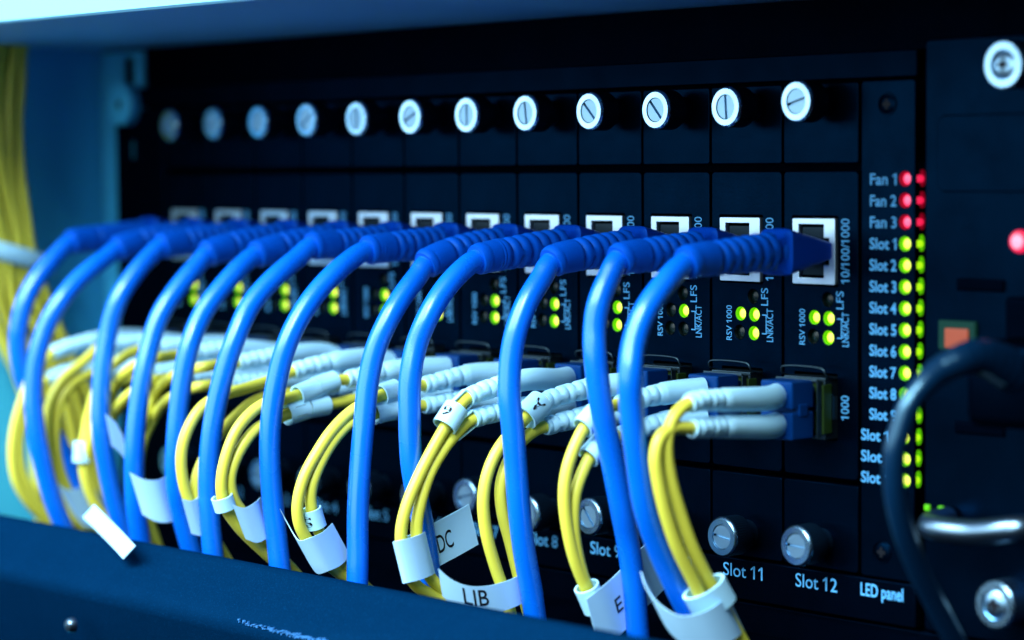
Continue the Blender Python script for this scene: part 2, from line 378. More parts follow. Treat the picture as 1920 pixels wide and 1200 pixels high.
for k in range(15):
    m = MB(); led_cup(m, 13.6, -0.8-4.95*k, 1.68)
    red = k < 3
    o = m.obj('led', [M['led_red'], M['led_red_rim'], M['led_red_core']] if red else [M['led_green'], M['led_rim'], M['led_core']], lp, True); o.location = tuple(-A(*OC)*S)
    # the lamp's own body, glimpsed behind the sheet through the gap beside the panel
    g = aty(1723-0.55*k, 335+40.3*k, 1.8)
    m = MB(); zc = -0.8-4.95*k
    m.lathe([(0.001, -1.2), (.55, -1.0), (.85, -.3), (.8, .8)], (g[0], 1.9, zc), 16, mi=0)
    m.add([(g[0]+.62*math.cos(a)*(1 if q else .6), 2.6+q*.8, zc+.15+1.9*math.sin(a)) for q in (0, 1) for a in [2*math.pi*n_/16 for n_ in range(16)]],
          [tuple(range(16))]+[(n_, (n_+1) % 16, 16+(n_+1) % 16, 16+n_) for n_ in range(16)], 1)
    o2 = m.obj('led_body', [M['led_red'], M['led_red_rim']] if red else [M['led_green'], M['led_rim']], o, True)
for z in (16.3, -87.4):
    screw_part('panel_screw', (8.4 if z > 0 else 7.0, 0.3, z), 2.9, 0.6, 2.4, lp, (0, 0, 0), M['panel']).location = tuple(-A(*OC)*S)

# ------------------------------------------------------------------ slot cards
def L(px, py, y=0): return aty(px, py, y) - A(-12, 0, 0)      # card-local position read off the twelfth card
JZ, JX = -17.9, -1.9
SZ = -54.7
led_xz = {'fault': (5.0, -29.2), 'upper_left': (0.5, -33.3), 'upper_right': (5.1, -33.6), 'lower_left': (0.5, -37.7), 'lower_right': (5.1, -38.0)}
for k, q in {'fault': (1556, 562), 'upper_left': (1531, 595), 'upper_right': (1558, 597), 'lower_left': (1529, 631), 'lower_right': (1557, 633)}.items():
    p = L(*q, .6); led_xz[k] = (p[0]-.2, p[2])
lit = {12: 'upper_left upper_right lower_right', 11: 'upper_left upper_right lower_right', 10: 'upper_right'}
angles = {12: 15, 11: 94, 10: -48, 9: -45, 8: 98, 7: 90, 6: 25, 5: 90, 4: 40, 3: 80, 2: 10, 1: 60}
angles_low = {12: -2, 11: -8, 10: 30, 9: -50, 8: 70, 7: 15, 6: 80, 5: 0, 4: 40, 3: 20, 2: 65, 1: 10}
# shared meshes
def faceplate_mesh():
    hx = 11.6
    holes = [rrect(JX-7.0, JX+7.35, JZ-8.2, JZ+8.3, .3), rrect(-8.2, 5.3, SZ-7.7, SZ+7.9, .3)] + [circ(*led_xz[k], 1.72, 24) for k in led_xz]
    vs, fs = plate([rrect(-hx, hx, -71.4, 1.0, 1.0)] + holes, 0, 2.2, 0.22)
    mb = MB(); mb.add(vs, fs); return mb.mesh('faceplate', M['panel'], True)
def flange_mesh(z0, z1):
    vs, fs = plate([rrect(-11.65, 11.65, z0, z1, .6)], 0, 2.2, 0.2); mb = MB(); mb.add(vs, fs); return mb.mesh('flange', M['panel'], True)
def shield_mesh():
    x0, x1, z0, z1 = JX-6.7, JX+6.7, JZ-7.8, JZ+7.8
    hole = [(x0+2.0, z0+1.5), (x0+9.9, z0+1.5), (x0+9.9, z0+4.6), (x0+11.6, z0+4.6), (x0+11.6, z1-4.6), (x0+9.9, z1-4.6), (x0+9.9, z1-1.4), (x0+2.0, z1-1.4)]
    vs, fs = plate([rrect(x0, x1, z0, z1, .3), hole], -0.35, 0.9, 0.12); mb = MB(); mb.add(vs, fs)
    return mb.mesh('jack', M['shield'], True)
def socket_mesh():
    mb = MB(); x0, x1, z0, z1 = JX-6.6, JX+6.6, JZ-7.7, JZ+7.7
    mb.box(x0, x1, 1.0, 12, z0, z0+1.3); mb.box(x0, x1, 1.0, 12, z1-1.3, z1); mb.box(x0, x0+1.9, 1, 12, z0+1.4, z1-1.4); mb.box(x1-1.5, x1, 1, 12, z0+1.4, z1-1.4)
    return mb.mesh('socket', M['dark'])
SCR = 4.9
def barrel_mesh():
    mb = MB()
    kn = lambda r, y, k: r*(0.965 if k % 2 else 1.0) if -9.3 < y < -3.6 else r
    mb.lathe([(3.3, 0), (3.3, -3.2), (4.6, -3.3), (SCR, -3.7), (SCR, -8.7)], (0, 0, 0), 96, kn, 1)
    mb.lathe([(SCR, -8.7), (SCR, -9.0), (SCR-.1, -9.25), (SCR-.5, -9.6), (3.05, -9.6), (3.0, -8.9)], (0, 0, 0), 96)
    return mb.mesh('thumbscrew', [M['steel'], M['barrel']], True)
def core_mesh():
    mb = MB(); r, hw, y = 2.86, .36, -9.35
    for sg in (1, -1):
        a0 = math.asin(hw/r); pts = [(r*math.cos(a), sg*r*math.sin(a)) for a in np.linspace(a0, math.pi-a0, 20)]
        n = len(pts); vs = [(p[0], y, p[1]) for p in pts]+[(p[0], y+.9, p[1]) for p in pts]
        mb.add(vs, [tuple(range(n)), tuple(range(2*n-1, n-1, -1))]+[(i, (i+1) % n, n+(i+1) % n, n+i) for i in range(n)])
    mb.lathe([(2.9, y+.92), (0.001, y+.92)], (0, 0, 0), 32)
    return mb.mesh('slotted_core', M['steel_dim'])
def card_letters():
    mb = MB()
    def v(txt, xa, xb, yt, yb, b=0.004):
        """upward-reading print between two picture columns and rows of card twelve"""
        p0 = L((xa+xb)/2, yb); p1 = L((xa+xb)/2, yt); h = L(xb, (yt+yb)/2)[0]-L(xa, (yt+yb)/2)[0]
        put_text(mb, txt, (p0[0]+h/2, -0.06, p0[2]), (0, 0, p1[2]-p0[2]), (-h, 0, 0), b)
    v('10/100/1000', 1577, 1593, 410, 532); v('LFS', 1568, 1582, 546, 580); v('LNK/ACT', 1579, 1592, 586, 650)
    v('RSV 1000', 1499, 1510, 579, 646); v('1000', 1577, 1592, 742, 788)
    p, q = L(1570, 598), L(1568, 634); w = .28
    mb.box(p[0], p[0]+1.2, -.06, -.05, p[2]-w/2, p[2]+w/2); mb.box(p[0], p[0]+1.2, -.06, -.05, q[2]-w/2, q[2]+w/2)
    mb.box(p[0]+1.2, p[0]+1.2+w, -.06, -.05, q[2]-w/2, p[2]+w/2)
    return mb.mesh('lettering', M['print'])
face_me, fl_hi, fl_lo = faceplate_mesh(), flange_mesh(2.9, 21.6), flange_mesh(-93.2, -72.8)
sh_me, so_me, ba_me, co_me, le_me = shield_mesh(), socket_mesh(), barrel_mesh(), core_mesh(), card_letters()
led_me = {}
for k, (x, z) in led_xz.items():
    mb = MB(); led_cup(mb, x, z, 1.7); led_me[k] = mb.mesh('indicator', [M['led_off'], M['led_off'], M['led_off']], True)
order = ['first', 'second', 'third', 'fourth', 'fifth', 'sixth', 'seventh', 'eighth', 'ninth', 'tenth', 'eleventh', 'twelfth']
place = {1: 'leftmost and most blurred', 12: 'rightmost, beside the LED panel'}
scr_px = {12: (1492, 190), 11: (1359.5, 200.5), 10: (1228, 206), 9: (1103.5, 208.5), 8: (984, 212), 7: (873.5, 215.5), 6: (768, 219), 5: (667, 222.5), 4: (573, 225), 3: (482, 229), 2: (397, 232), 1: (315, 235)}
low_px = {12: (1491, 1024), 11: (1352, 1007), 9: (1102, 969), 7: (870, 931)}
for s in range(1, 13):
    xc = -(12.5-s)*24.0
    leds = {'12': 'three lit green lights and slotted screw near level', '11': 'three lit green lights and slotted screw upright'}.get(str(s))
    lab = {12: 'black slot card with three lit green lights, last before the LED panel', 11: 'black slot card with three lit green lights, above the printed Slot 11',
           10: 'black slot card with only one lit green light and diagonal screw slot', 9: 'black slot card above the printed Slot 9, two green lights lit',
           8: 'black slot card above the printed Slot 8, two green lights lit', 7: 'black slot card seventh from the left, sixth from the LED panel'}.get(s, 'black blurred slot card, %s from the left end of the row' % order[s-1])
    c = thing('slot_card', lab, 'slot card', (xc, 0, 0), 'slot cards side by side in the chassis')
    link('faceplate', face_me, c); link('flange', fl_hi, c); link('flange', fl_lo, c)
    j = link('jack', sh_me, c); link('socket', so_me, j); link('lettering', le_me, c)
    for px, dic, yy in ((scr_px, angles, 0), (low_px, angles_low, 0)):
        hi = dic is angles
        if s in px: p = aty(*px[s], -9.6)
        else: p = A(xc+1.6, -9.6, -88.7)
        b = link('thumbscrew', ba_me, c, (p[0]-xc, 0, p[2])); k = link('slotted_core', co_me, b)
        k.rotation_euler = (0, -math.radians(dic[s]), 0)
    on = lit.get(s, 'upper_right lower_right').split()
    for k in led_xz:
        o = link('indicator', led_me[k], c)
        if k in on:
            for i, mm in enumerate((M['led_green'], M['led_rim'], M['led_core'])):
                o.material_slots[i].link = 'OBJECT'; o.material_slots[i].material = mm

# ------------------------------------------------------------------ blue patch cables
blue = {
 12: [(1285, 494), (1240, 540), (1207, 590), (1187, 650), (1182, 705), (1184, 765), (1195, 860), (1209, 950), (1232, 1020), (1268, 1100), (1303, 1170)],
 11: [(1160, 488), (1141, 522), (1122, 570), (1115, 620), (1116, 665), (1127, 760), (1147, 860), (1166, 960), (1176, 1010), (1189, 1100), (1195, 1175)],
 10: [(1034, 492), (1013, 525), (988, 567), (968, 620), (957, 680), (955, 745), (961, 800), (967, 870), (974, 960), (984, 1040), (997, 1110), (1004, 1165)],
 9: [(892, 488), (868, 505), (832, 545), (802, 595), (780, 650), (769, 710), (768, 765), (771, 860), (780, 920), (790, 970), (801, 1040), (810, 1120)],
 8: [(797, 497), (785, 515), (757, 552), (728, 600), (704, 655), (690, 720), (683, 790), (676, 870), (671, 960), (671, 1040), (670, 1100)],
 7: [(687, 470), (660, 485), (610, 530), (571, 580), (540, 640), (519, 715), (508, 790), (506, 860), (512, 950), (519, 1010), (526, 1075)],
 6: [(584, 462), (560, 482), (510, 525), (470, 572), (443, 630), (420, 700), (403, 775), (394, 840), (391, 900), (393, 970), (400, 1045)],
 5: [(480, 478), (460, 492), (415, 540), (382, 585), (358, 640), (344, 700), (334, 780), (329, 860), (330, 920), (340, 965), (358, 1030)],
 4: [(388, 477), (370, 497), (330, 545), (300, 592), (282, 645), (269, 700), (257, 780), (252, 850), (252, 915), (255, 960), (263, 1010)],
 3: [(303, 462), (285, 477), (250, 517), (222, 562), (205, 615), (194, 680), (189, 750), (190, 810), (203, 890), (222, 965), (240, 1010)],
 2: [(218, 468), (200, 482), (150, 522), (110, 570), (83, 622), (67, 680), (63, 740), (67, 800), (80, 870), (100, 940), (118, 985)],
 1: [(132, 455), (105, 480), (70, 522), (47, 565), (36, 610), (34, 650), (43, 705), (65, 755), (97, 808), (127, 860), (150, 910), (168, 960)],
}
blabel = {12: 'blue network cable bowing farthest right, in front of the yellow pair', 11: 'blue network cable crossing behind the rightmost one, bottom in front of paper tag',
 10: 'blue network cable hanging just right of the LIB tag', 9: 'blue network cable passing behind the TDC tag',
 8: 'blue network cable hanging straight between the small S tag and TDC tag', 7: 'blue network cable just right of the I marker sleeves, reaching the duct mid left',
 6: 'blue network cable, sixth from the left, crossing in front of a yellow loop', 5: 'blue network cable, fifth from the left, beside a narrow yellow loop',
 4: 'blurred blue network cable, fourth from the left', 3: 'blurred blue network cable, third from the left, reaching the bright white tag',
 2: 'blurred blue network cable, second from the left, crossing over the leftmost one', 1: 'most blurred blue network cable, leftmost, in front of the yellow bundle'}
for s in range(1, 13):
    xc = -(12.5-s)*24.0; xj = xc+JX-.2
    c = thing('network_cable', blabel[s], 'network cable', (xj, 0, JZ), 'blue network cables plugged into the slot cards')
    O = (xj, 0, JZ)
    tr = [atx(px, py, xj + (1.2*math.sin(i*.6+s) if i > 3 else 0)) for i, (px, py) in enumerate(blue[s])]
    e = tr[0]; tail = tr[-1] + (tr[-1]-tr[-2])/np.linalg.norm(tr[-1]-tr[-2])*26
    dz = e[2]-JZ
    full = smooth_path([A(xj, -2, JZ), A(xj, -13, JZ+.25), A(xj, -22, JZ+.1+dz*.08), A(xj, -32, JZ+dz*.38)] + tr + [tail], 0.5)
    Ls = length_at(full)
    ie = int(np.argmin(np.linalg.norm(full-e, axis=1)))
    i0 = int(np.argmin(np.abs(full[:, 1]+14)))
    # plug in the socket, hood, boot, cord
    m = MB(); m.box(-4.0, 3.2, .3, 9, -5.8, 5.8, .3); m.box(3.3, 4.4, -1.0, 8, -2.8, 2.8, .2)
    m.obj('plug', M['clear'], c)
    m = MB()
    secs = [(0.6, .6, 6.0, 1.9), (-1.0, -.6, 6.0, 2.3), (-12.2, -4.4, 5.4, 5.3), (-13.2, -4.5, 5.4, 5.5), (-13.9, -4.4, 4.4, 5.3), (-14.6, -4.2, 4.2, 4.4), (-16, -3.8, 3.8, 3.8)]
    vs = []; seg = 28
    for (y, xl, xr, hz) in secs:
        for k in range(seg):
            a = 2*math.pi*k/seg; ca, sa = math.cos(a), math.sin(a)
            sq = lambda v: math.copysign(abs(v)**.35, v)
            x = (xl+xr)/2+sq(ca)*(xr-xl)/2; z = sq(sa)*hz
            vs.append((x, y, z+.2))
    n = len(secs)
    m.add(vs, [(i*seg+k, i*seg+(k+1) % seg, (i+1)*seg+(k+1) % seg, (i+1)*seg+k) for i in range(n-1) for k in range(seg)]+[tuple(range(seg)), tuple((n-1)*seg+k for k in range(seg-1, -1, -1))])
    m.obj('hood', M['hood'], c, True)
    bp = full[i0-1:ie+1]; bl = length_at(bp); BL = bl[-1]
    def brad(i, a, bl=bl, BL=BL):
        q = bl[i]/BL; r = 4.75*(1-q)+3.75*q
        if q > .965: r = 3.75-1.0*((q-.965)/.035)**2*.35
        ribs = 7; u = q/.74*ribs
        if q < .74:
            f = u % 1; kk = int(u)
            g = math.exp(-((f-.5)/.17)**2)
            win = abs(math.sin(a)) > .18 if kk % 2 else abs(math.cos(a-.5)) > .25
            r -= .75*g*(1 if win else .15)
        else:
            r += .09*math.sin((q-.74)*BL*6.0) if q < .93 else .18
        return r
    m = MB(); m.tube(bp, brad, 36, True, (1, 0, 0))
    m.obj('boot', M['boot'], c, True, O)
    m = MB(); m.tube(full[max(ie-6, 0)::2], 2.75, 24, True)
    m.obj('cord', M['blue'], c, 'all', O)

# ------------------------------------------------------------------ fibre cables
# per card: plane offset, (upper cord, lower cord) as (boot points, cord points) read off the picture in the cord's own upright plane
fibre = {
 12: (5, ([(1440, 747), (1360, 750), (1290, 757)], [(1263, 783), (1250, 830), (1256, 890), (1275, 960), (1300, 1030), (1335, 1100), (1352, 1130), (1400, 1215)]),
         ([(1440, 800), (1360, 800), (1296, 803)], [(1262, 803), (1238, 820), (1229, 855), (1233, 895), (1246, 955), (1269, 1025), (1303, 1095), (1320, 1130), (1365, 1215)])),
 11: (-6, ([(1305, 736), (1250, 737), (1160, 758)], [(1135, 768), (1105, 788), (1080, 832), (1063, 882), (1058, 930), (1064, 990), (1078, 1050), (1102, 1110), (1124, 1160), (1140, 1210)]),
          ([(1305, 788), (1245, 792), (1160, 818)], [(1135, 828), (1112, 848), (1094, 882), (1079, 925), (1075, 970), (1079, 1020), (1093, 1080), (1117, 1140), (1150, 1210)])),
 10: (-7, ([(1190, 722), (1120, 725), (1022, 752)], [(1003, 765), (982, 788), (955, 815), (930, 850), (913, 892), (906, 940), (912, 1000), (928, 1060), (945, 1110), (960, 1160)]),
          ([(1190, 773), (1120, 776), (1022, 800)], [(1002, 808), (976, 830), (951, 870), (939, 912), (942, 960), (955, 1010), (970, 1070), (985, 1130), (995, 1165)])),
 9: (5, ([(1045, 712), (985, 712), (878, 745)], [(862, 760), (847, 778), (832, 805), (808, 848), (783, 898), (762, 950), (752, 1000), (758, 1050), (778, 1095), (815, 1120), (860, 1150)]),
        ([(1045, 764), (985, 764), (888, 785)], [(872, 795), (853, 815), (832, 842), (807, 885), (789, 940), (781, 990), (787, 1040), (805, 1080), (838, 1115), (880, 1150)])),
 8: (-6, ([(930, 702), (880, 702), (795, 722)], [(765, 724), (730, 735), (695, 750), (658, 772), (622, 808), (595, 848), (570, 895), (558, 945), (562, 985), (585, 1025), (620, 1062), (670, 1100)]),
        ([(930, 748), (880, 748), (795, 760)], [(760, 765), (725, 770), (690, 780), (655, 795), (624, 828), (599, 872), (584, 915), (584, 955), (600, 1000), (630, 1045), (680, 1095)])),
 7: (-6, ([(825, 688), (760, 691), (650, 711)], [(632, 714), (605, 722), (572, 736), (535, 748), (500, 755), (470, 775), (443, 808), (424, 855), (415, 905), (420, 945), (445, 985), (490, 1030), (530, 1065)]),
        ([(825, 736), (760, 737), (668, 748)], [(630, 756), (592, 762), (553, 772), (520, 785), (480, 805), (447, 850), (432, 897), (438, 935), (460, 968), (500, 1015), (540, 1060)])),
 6: (-6, ([(705, 672), (640, 676), (550, 696)], [(535, 703), (500, 715), (460, 728), (420, 740), (380, 762), (352, 805), (340, 850), (343, 900), (357, 945), (380, 990), (410, 1040)]),
        ([(705, 722), (640, 724), (560, 735)], [(540, 738), (505, 742), (470, 757), (415, 810), (385, 855), (368, 900), (370, 940), (388, 985), (420, 1040)])),
 5: (-6, ([(610, 662), (550, 664), (445, 680)], [(420, 682), (385, 688), (350, 695), (315, 711), (287, 743), (273, 783), (260, 825), (254, 870), (257, 920), (275, 1000)]),
        ([(610, 708), (550, 710), (430, 718)], [(410, 720), (380, 724), (345, 733), (312, 752), (288, 785), (270, 822), (261, 870), (265, 930), (288, 1000)])),
 4: (-6, ([(520, 655), (450, 655), (340, 665)], [(318, 668), (292, 672), (260, 682), (226, 708), (211, 740), (199, 785), (192, 840), (196, 900), (215, 970)]),
        ([(520, 700), (450, 700), (325, 708)], [(305, 710), (280, 716), (247, 736), (220, 765), (204, 810), (197, 860), (203, 920), (224, 980)])),
 3: (-6, ([(430, 648), (370, 648), (265, 656)], [(245, 662), (225, 675), (203, 692), (181, 730), (164, 790), (155, 850), (160, 900), (180, 950), (215, 1000)]),
        ([(430, 692), (370, 693), (255, 704)], [(235, 714), (212, 728), (186, 772), (167, 835), (163, 890), (176, 940), (218, 1000)])),
 2: (-6, ([(350, 642), (290, 641), (188, 652)], [(168, 668), (148, 686), (118, 711), (97, 747), (88, 800), (96, 860), (118, 920), (150, 975)]),
        ([(350, 685), (290, 686), (172, 700)], [(152, 709), (136, 720), (115, 748), (105, 800), (108, 860), (128, 920), (165, 980)])),
 1: (2, ([(270, 636), (200, 636), (98, 662)], [(78, 682), (60, 705), (42, 750), (28, 800), (23, 850), (30, 900), (52, 940), (95, 985)]),
        ([(270, 680), (200, 680), (88, 712)], [(72, 726), (58, 745), (43, 785), (35, 830), (40, 880), (58, 925), (105, 980)])),
}
flabel = {12: 'yellow fibre pair at the right, ending in a folded white tag', 11: 'yellow fibre pair looping down just left of the two rightmost blue cables',
 10: 'yellow fibre pair with the A marker and the LIB tag', 9: 'yellow fibre pair with the round 9 marker and the TDC tag',
 8: 'yellow fibre pair with the small S clip above a plain white tag', 7: 'yellow fibre pair with the I marker sleeves',
 6: 'yellow fibre pair crossing behind the sixth blue cable from the left', 5: 'yellow fibre pair looping in just right of the fourth blue cable from the left',
 4: 'blurred yellow fibre pair looping just right of the third blue cable from the left', 3: 'blurred yellow fibre pair just left of the third blue cable from the left',
 2: 'blurred yellow fibre pair curving in front of the yellow bundle, bright tag at its foot', 1: 'blurred yellow fibre pair curving at the far left edge'}
slabel = {12: 'metal transceiver with its whole body showing in the rightmost card', 11: 'transceiver with thin wire bail in the second card from the LED panel',
 10: 'transceiver with thin wire bail in the third card from the LED panel'}
paths = {}
for s in range(1, 13):
    xc = -(12.5-s)*24.0; xs_ = xc-1.5
    t = thing('transceiver', slabel.get(s, 'small dark transceiver in the %s card from the left' % order[s-1]), 'transceiver', (xs_, 0, SZ), 'transceivers plugged into the slot cards')
    if s == 1:
        m = MB(); m.box(-6.5, 6.5, -4.0, 12, 6.4, 7.3, .2); m.box(-6.5, 6.5, -4.0, 12, -7.3, -6.4, .2); m.box(-6.5, -5.8, -4.0, 12, -6.4, 6.4); m.box(5.8, 6.5, -4.0, 12, -6.4, 6.4, .1)
        sb = m.mesh('housing', M['sfp'])
        m = MB(); m.box(-5.7, 5.7, -2.6, 10, -6.3, -.7, .3); m.box(-5.7, 5.7, -2.6, 10, .7, 6.3, .3)
        m.box(6.55, 7.1, -5.2, -2.2, -5.8, 5.8, .15)
        si = m.mesh('receptacle', M['olive'])
        m = MB(); m.box(6.52, 6.75, -7.0, -5.4, -6.6, 6.6, .1); m.box(6.5, 6.9, -1.8, -.9, -2.8, 2.8, .1); m.box(6.5, 6.9, -.5, .3, -2.8, 2.8, .1)
        m.box(-6.4, 6.5, -7.0, -6.6, 6.5, 7.2, .1)
        sg = m.mesh('edge_clip', M['sfp'])
        w = [(-6.9, -1, 7.0), (-6.9, -4.2, 8.0), (-6.7, -4.6, 9.2), (-5.8, -4.6, 9.6), (5.6, -4.6, 9.6), (6.6, -4.6, 9.2), (6.9, -4.2, 8.0), (6.9, -1, 7.0)]
        m = MB(); m.tube(smooth_path(w, .5), .24, 10); bail = m.mesh('bail', M['sfp'], True)
    for me in (sb, si, sg, bail): link(me.name.split('.')[0], me, t)
    off, U, D = fibre[s]
    c = thing('fibre_cable', flabel[s], 'fibre cable', (xs_, -8, SZ), 'yellow fibre cables plugged into the transceivers'); O = (xs_, -8, SZ)
    m = MB(); m.box(xs_-5, xs_+5, -13.8, -6.2, SZ-6.9, SZ-.35, .5); m.box(xs_-5, xs_+5, -13.8, -6.2, SZ+.35, SZ+6.9, .5); m.box(xs_-2, xs_+2, -9, 4, SZ-5, SZ+5)
    m.box(xs_-5.3, xs_+5.3, -11.5, -8.5, SZ-1.5, SZ+1.5, .3)
    m.obj('connector', M['lcblue'], c, False, O)
    for (bpx, cpx), z0 in ((U, SZ+3.4), (D, SZ-3.4)):
        xe = xs_+off
        b3 = [A(xs_, -13.2, z0)] + [atx(p[0], p[1], xs_+off*k/len(bpx)) for k, p in enumerate(bpx, 1)]
        b3 = [b3[0]] + [p for p in b3[1:] if p[1] < -16]
        late = {3: -8, 4: -26, 5: -26}.get(s, 0)
        c3 = [atx(p[0], p[1], xe+late*min(1, max(0, (k-1)/3))) for k, p in enumerate(cpx)]
        c3.append(c3[-1]+(c3[-1]-c3[-2])/np.linalg.norm(c3[-1]-c3[-2])*22)
        full = smooth_path(b3+c3, 0.45)
        e = b3[-1]; ie = int(np.argmin(np.linalg.norm(full-e, axis=1)))
        bp = full[:ie+1]; bl = length_at(bp); BL = bl[-1]
        def frad(i, a, bl=bl, BL=BL):
            d = BL-bl[i]; q = bl[i]/BL; r = 2.95-.35*q
            if d < 13:
                r = 2.6-.25*(13-d)/13; f = (d/2.5) % 1; kk = int(d/2.5)
                g = math.exp(-((f-.5)/.2)**2); win = (abs(math.sin(a)) > .35) if kk % 2 else (abs(math.cos(a)) > .35)
                r -= .4*g*(1 if win else 0)
            if d < .8: r -= .25*(1-d/.8)
            return r
        m = MB(); m.tube(bp, frad, 28); m.obj('boot', M['white'], c, True, O)
        m = MB(); m.tube(full[max(ie-4, 0)::2], 1.5, 18); m.obj('cord', M['yellow'], c, 'all', O)
        paths.setdefault(s, []).append((full[ie:], c, O, xe))

def nearest(path, px, py, x):
    return int(np.argmin(np.linalg.norm(path-atx(px, py, x), axis=1)))
def sleeve(s, which, px, py, length, r=2.35, letter=None, arc=285, face=None, lsize=2.6, wide=1.0, beside=None):
    """open C-shaped marker sleeve clipped round one cord"""
    path, c, O, xe = paths[s][which]; i = nearest(path, px, py, xe)
    k = max(2, int(length/.45/2)); seg = path[max(i-k, 0):i+k+1]
    T = seg[-1]-seg[0]; T /= np.linalg.norm(T); ctr = seg[len(seg)//2]
    if beside is not None:
        other = paths[s][beside][0]; ctr = (ctr+other[int(np.argmin(np.linalg.norm(other-ctr, axis=1)))])/2
    toc = CAM_POS-ctr; toc -= T*(toc@T); toc /= np.linalg.norm(toc); w = np.cross(T, toc)
    if face: toc, w = math.cos(face)*toc+math.sin(face)*w, -math.sin(face)*toc+math.cos(face)*w
    n = 30; vs = []; h = arc/2
    for q in (-length/2, length/2):
        for rr in (r, r+.45):
            for j in range(n+1):
                a = math.radians(-h+arc*j/n); vs.append(ctr+T*q+rr*(math.cos(a)*toc+math.sin(a)*wide*w))
    N = n+1; fs = []
    for j in range(n):
        fs += [(j, j+1, 2*N+j+1, 2*N+j), (N+j, 3*N+j, 3*N+j+1, N+j+1), (j, N+j, N+j+1, j+1), (2*N+j, 2*N+j+1, 3*N+j+1, 3*N+j)]
    fs += [(0, 2*N, 3*N, N), (n, N+n, 3*N+n, 2*N+n)]
    m = MB(); m.add(vs, fs); o = m.obj('marker_sleeve', M['white'], c, True, O)
    if letter:
        V, F = glyphs(letter, .02); R = r+.5; l = MB()
        l.add([ctr+T*((p[1]-.5)*lsize)+R*(math.cos((p[0]-.5)*lsize*.8/R)*toc+math.sin((p[0]-.5)*lsize*.8/R)*w) for p in V], F)
        lo = l.obj('lettering', M['ink'], o, False, O)
        lo.location = (0, 0, 0)
        o['label'] = 'white marker sleeve printed %s' % letter
    return o
def ribbon(s, name, ctr, wv, label, text=None, t0=0.3, tw=10, th=4, tz=0.0, flip=False, side=1):
    """paper tag: centre line points (3D), width vector (3D or one per end)"""
    path, c, O, xe = paths[s][0]
    P = smooth_path(ctr, .6); Ls = length_at(P); n = len(P); wv = A(*wv)
    W = [wv*(1+0*i) for i in range(n)]
    T = np.gradient(P, axis=0); T /= np.linalg.norm(T, axis=1)[:, None]
    N = np.array([np.cross(T[i], W[i]/np.linalg.norm(W[i])) for i in range(n)]); N /= np.linalg.norm(N, axis=1)[:, None]
    m = MB(); vs = []; th2 = .09
    for i in range(n):
        for sg, q in ((1, -.5), (1, .5), (-1, .5), (-1, -.5)): vs.append(P[i]+W[i]*q+N[i]*sg*th2)
    fs = [(i*4+k, i*4+(k+1) % 4, i*4+4+(k+1) % 4, i*4+4+k) for i in range(n-1) for k in range(4)]+[(3, 2, 1, 0), tuple((n-1)*4+k for k in range(4))]
    m.add(vs, fs); o = m.obj(name, M['paper'], c, True, O); o['label'] = label
    if text:
        if isinstance(t0, tuple): t0 = Ls[n//2+int(np.argmin(np.linalg.norm(P[n//2:]-atx(t0[0], t0[1], xe), axis=1)))]
        V, F = glyphs(text, .006); l = MB(); pts = []
        for p in V:
            u = t0+(p[0] if not flip else 1-p[0])*tw
            q = np.array([np.interp(u, Ls, P[:, k]) for k in range(3)]); nn = np.array([np.interp(u, Ls, N[:, k]) for k in range(3)])
            pts.append(q+wv/np.linalg.norm(wv)*(-(p[1]-.5)*th+tz)+nn*math.copysign(.16, nn@(CAM_POS-q)))
        l.add(pts, F); lo = l.obj('lettering', M['ink'], o, False, O); lo.location = (0, 0, 0)
    return o
def R3(s, pts, base=0.0):
    xe = paths[s][0][3]; return [atx(p[0], p[1], xe+base+(p[2] if len(p) > 2 else 0)) for p in pts]
def WV(s, a, b): xe = paths[s][0][3]; return atx(*b, xe)-atx(*a, xe)

# marker sleeves
sleeve(10, 0, 1000, 768, 6.5, 2.9, 'A', 300, lsize=3.6)
sleeve(9, 0, 844, 784, 6.0, 2.7, '9', 300, face=.55, lsize=-2.9); sleeve(9, 0, 868, 753, 5, 1.9, None, 210, face=2.6)
sleeve(9, 1, 874, 797, 7, 1.9, None, 220, face=2.5)
sleeve(8, 0, 728, 737, 5); sleeve(8, 1, 735, 768, 6.5); sleeve(8, 1, 712, 778, 4)
sleeve(7, 0, 609, 721, 6.2); sleeve(7, 0, 574, 735, 6.2); sleeve(7, 1, 593, 762, 6.2, 2.35); sleeve(7, 1, 555, 772, 6.4, 2.45, 'I', face=-.1, lsize=3.4)
sleeve(11, 0, 1104, 786, 6); sleeve(11, 1, 1116, 842, 6)
sleeve(8, 1, 590, 970, 5.0, 2.2, 'S', 290, face=.7, lsize=2.8)
sleeve(7, 0, 420, 942, 3.5); sleeve(3, 0, 164, 852, 6)
ribbon(4, 'label_tag', R3(4, [(204, 806), (222, 822), (236, 846)]), WV(4, (214, 790), (226, 850)), 'pale scrap of tag')
# paper tags
ribbon(9, 'label_tag', R3(9, [(806, 1036, 1.5), (797, 1041, 3.2), (775, 1049, 3.6), (752, 1054, 2), (746, 1055, -.5), (757, 1050, -3), (790, 1036, -4), (826, 1017, -4), (856, 1001, -4), (888, 983, -4)]),
       WV(9, (738, 1012), (757, 1090)), 'white wrapped tag printed TDC', 'TDC', (821, 1019), 7.4, 4.6, .2)
ribbon(10, 'label_tag', R3(10, [(826, 1092, 1), (850, 1112, 2), (880, 1124, 3), (912, 1125, 3.4), (945, 1118, 3.4), (975, 1106, 3), (990, 1098, 0)]),
       WV(10, (880, 1098), (888, 1150)), 'white curled tag printed LIB', 'LIB', 7.2, 7.4, 3.9, -0.6)
ribbon(12, 'label_tag', R3(12, [(1218, 1105, -8), (1228, 1135, -6), (1252, 1165, -3), (1290, 1187, 1), (1330, 1182, 4), (1362, 1165, 4), (1380, 1150, 0)]),
       WV(12, (1290, 1165), (1322, 1230)), 'white curled tag at the right')
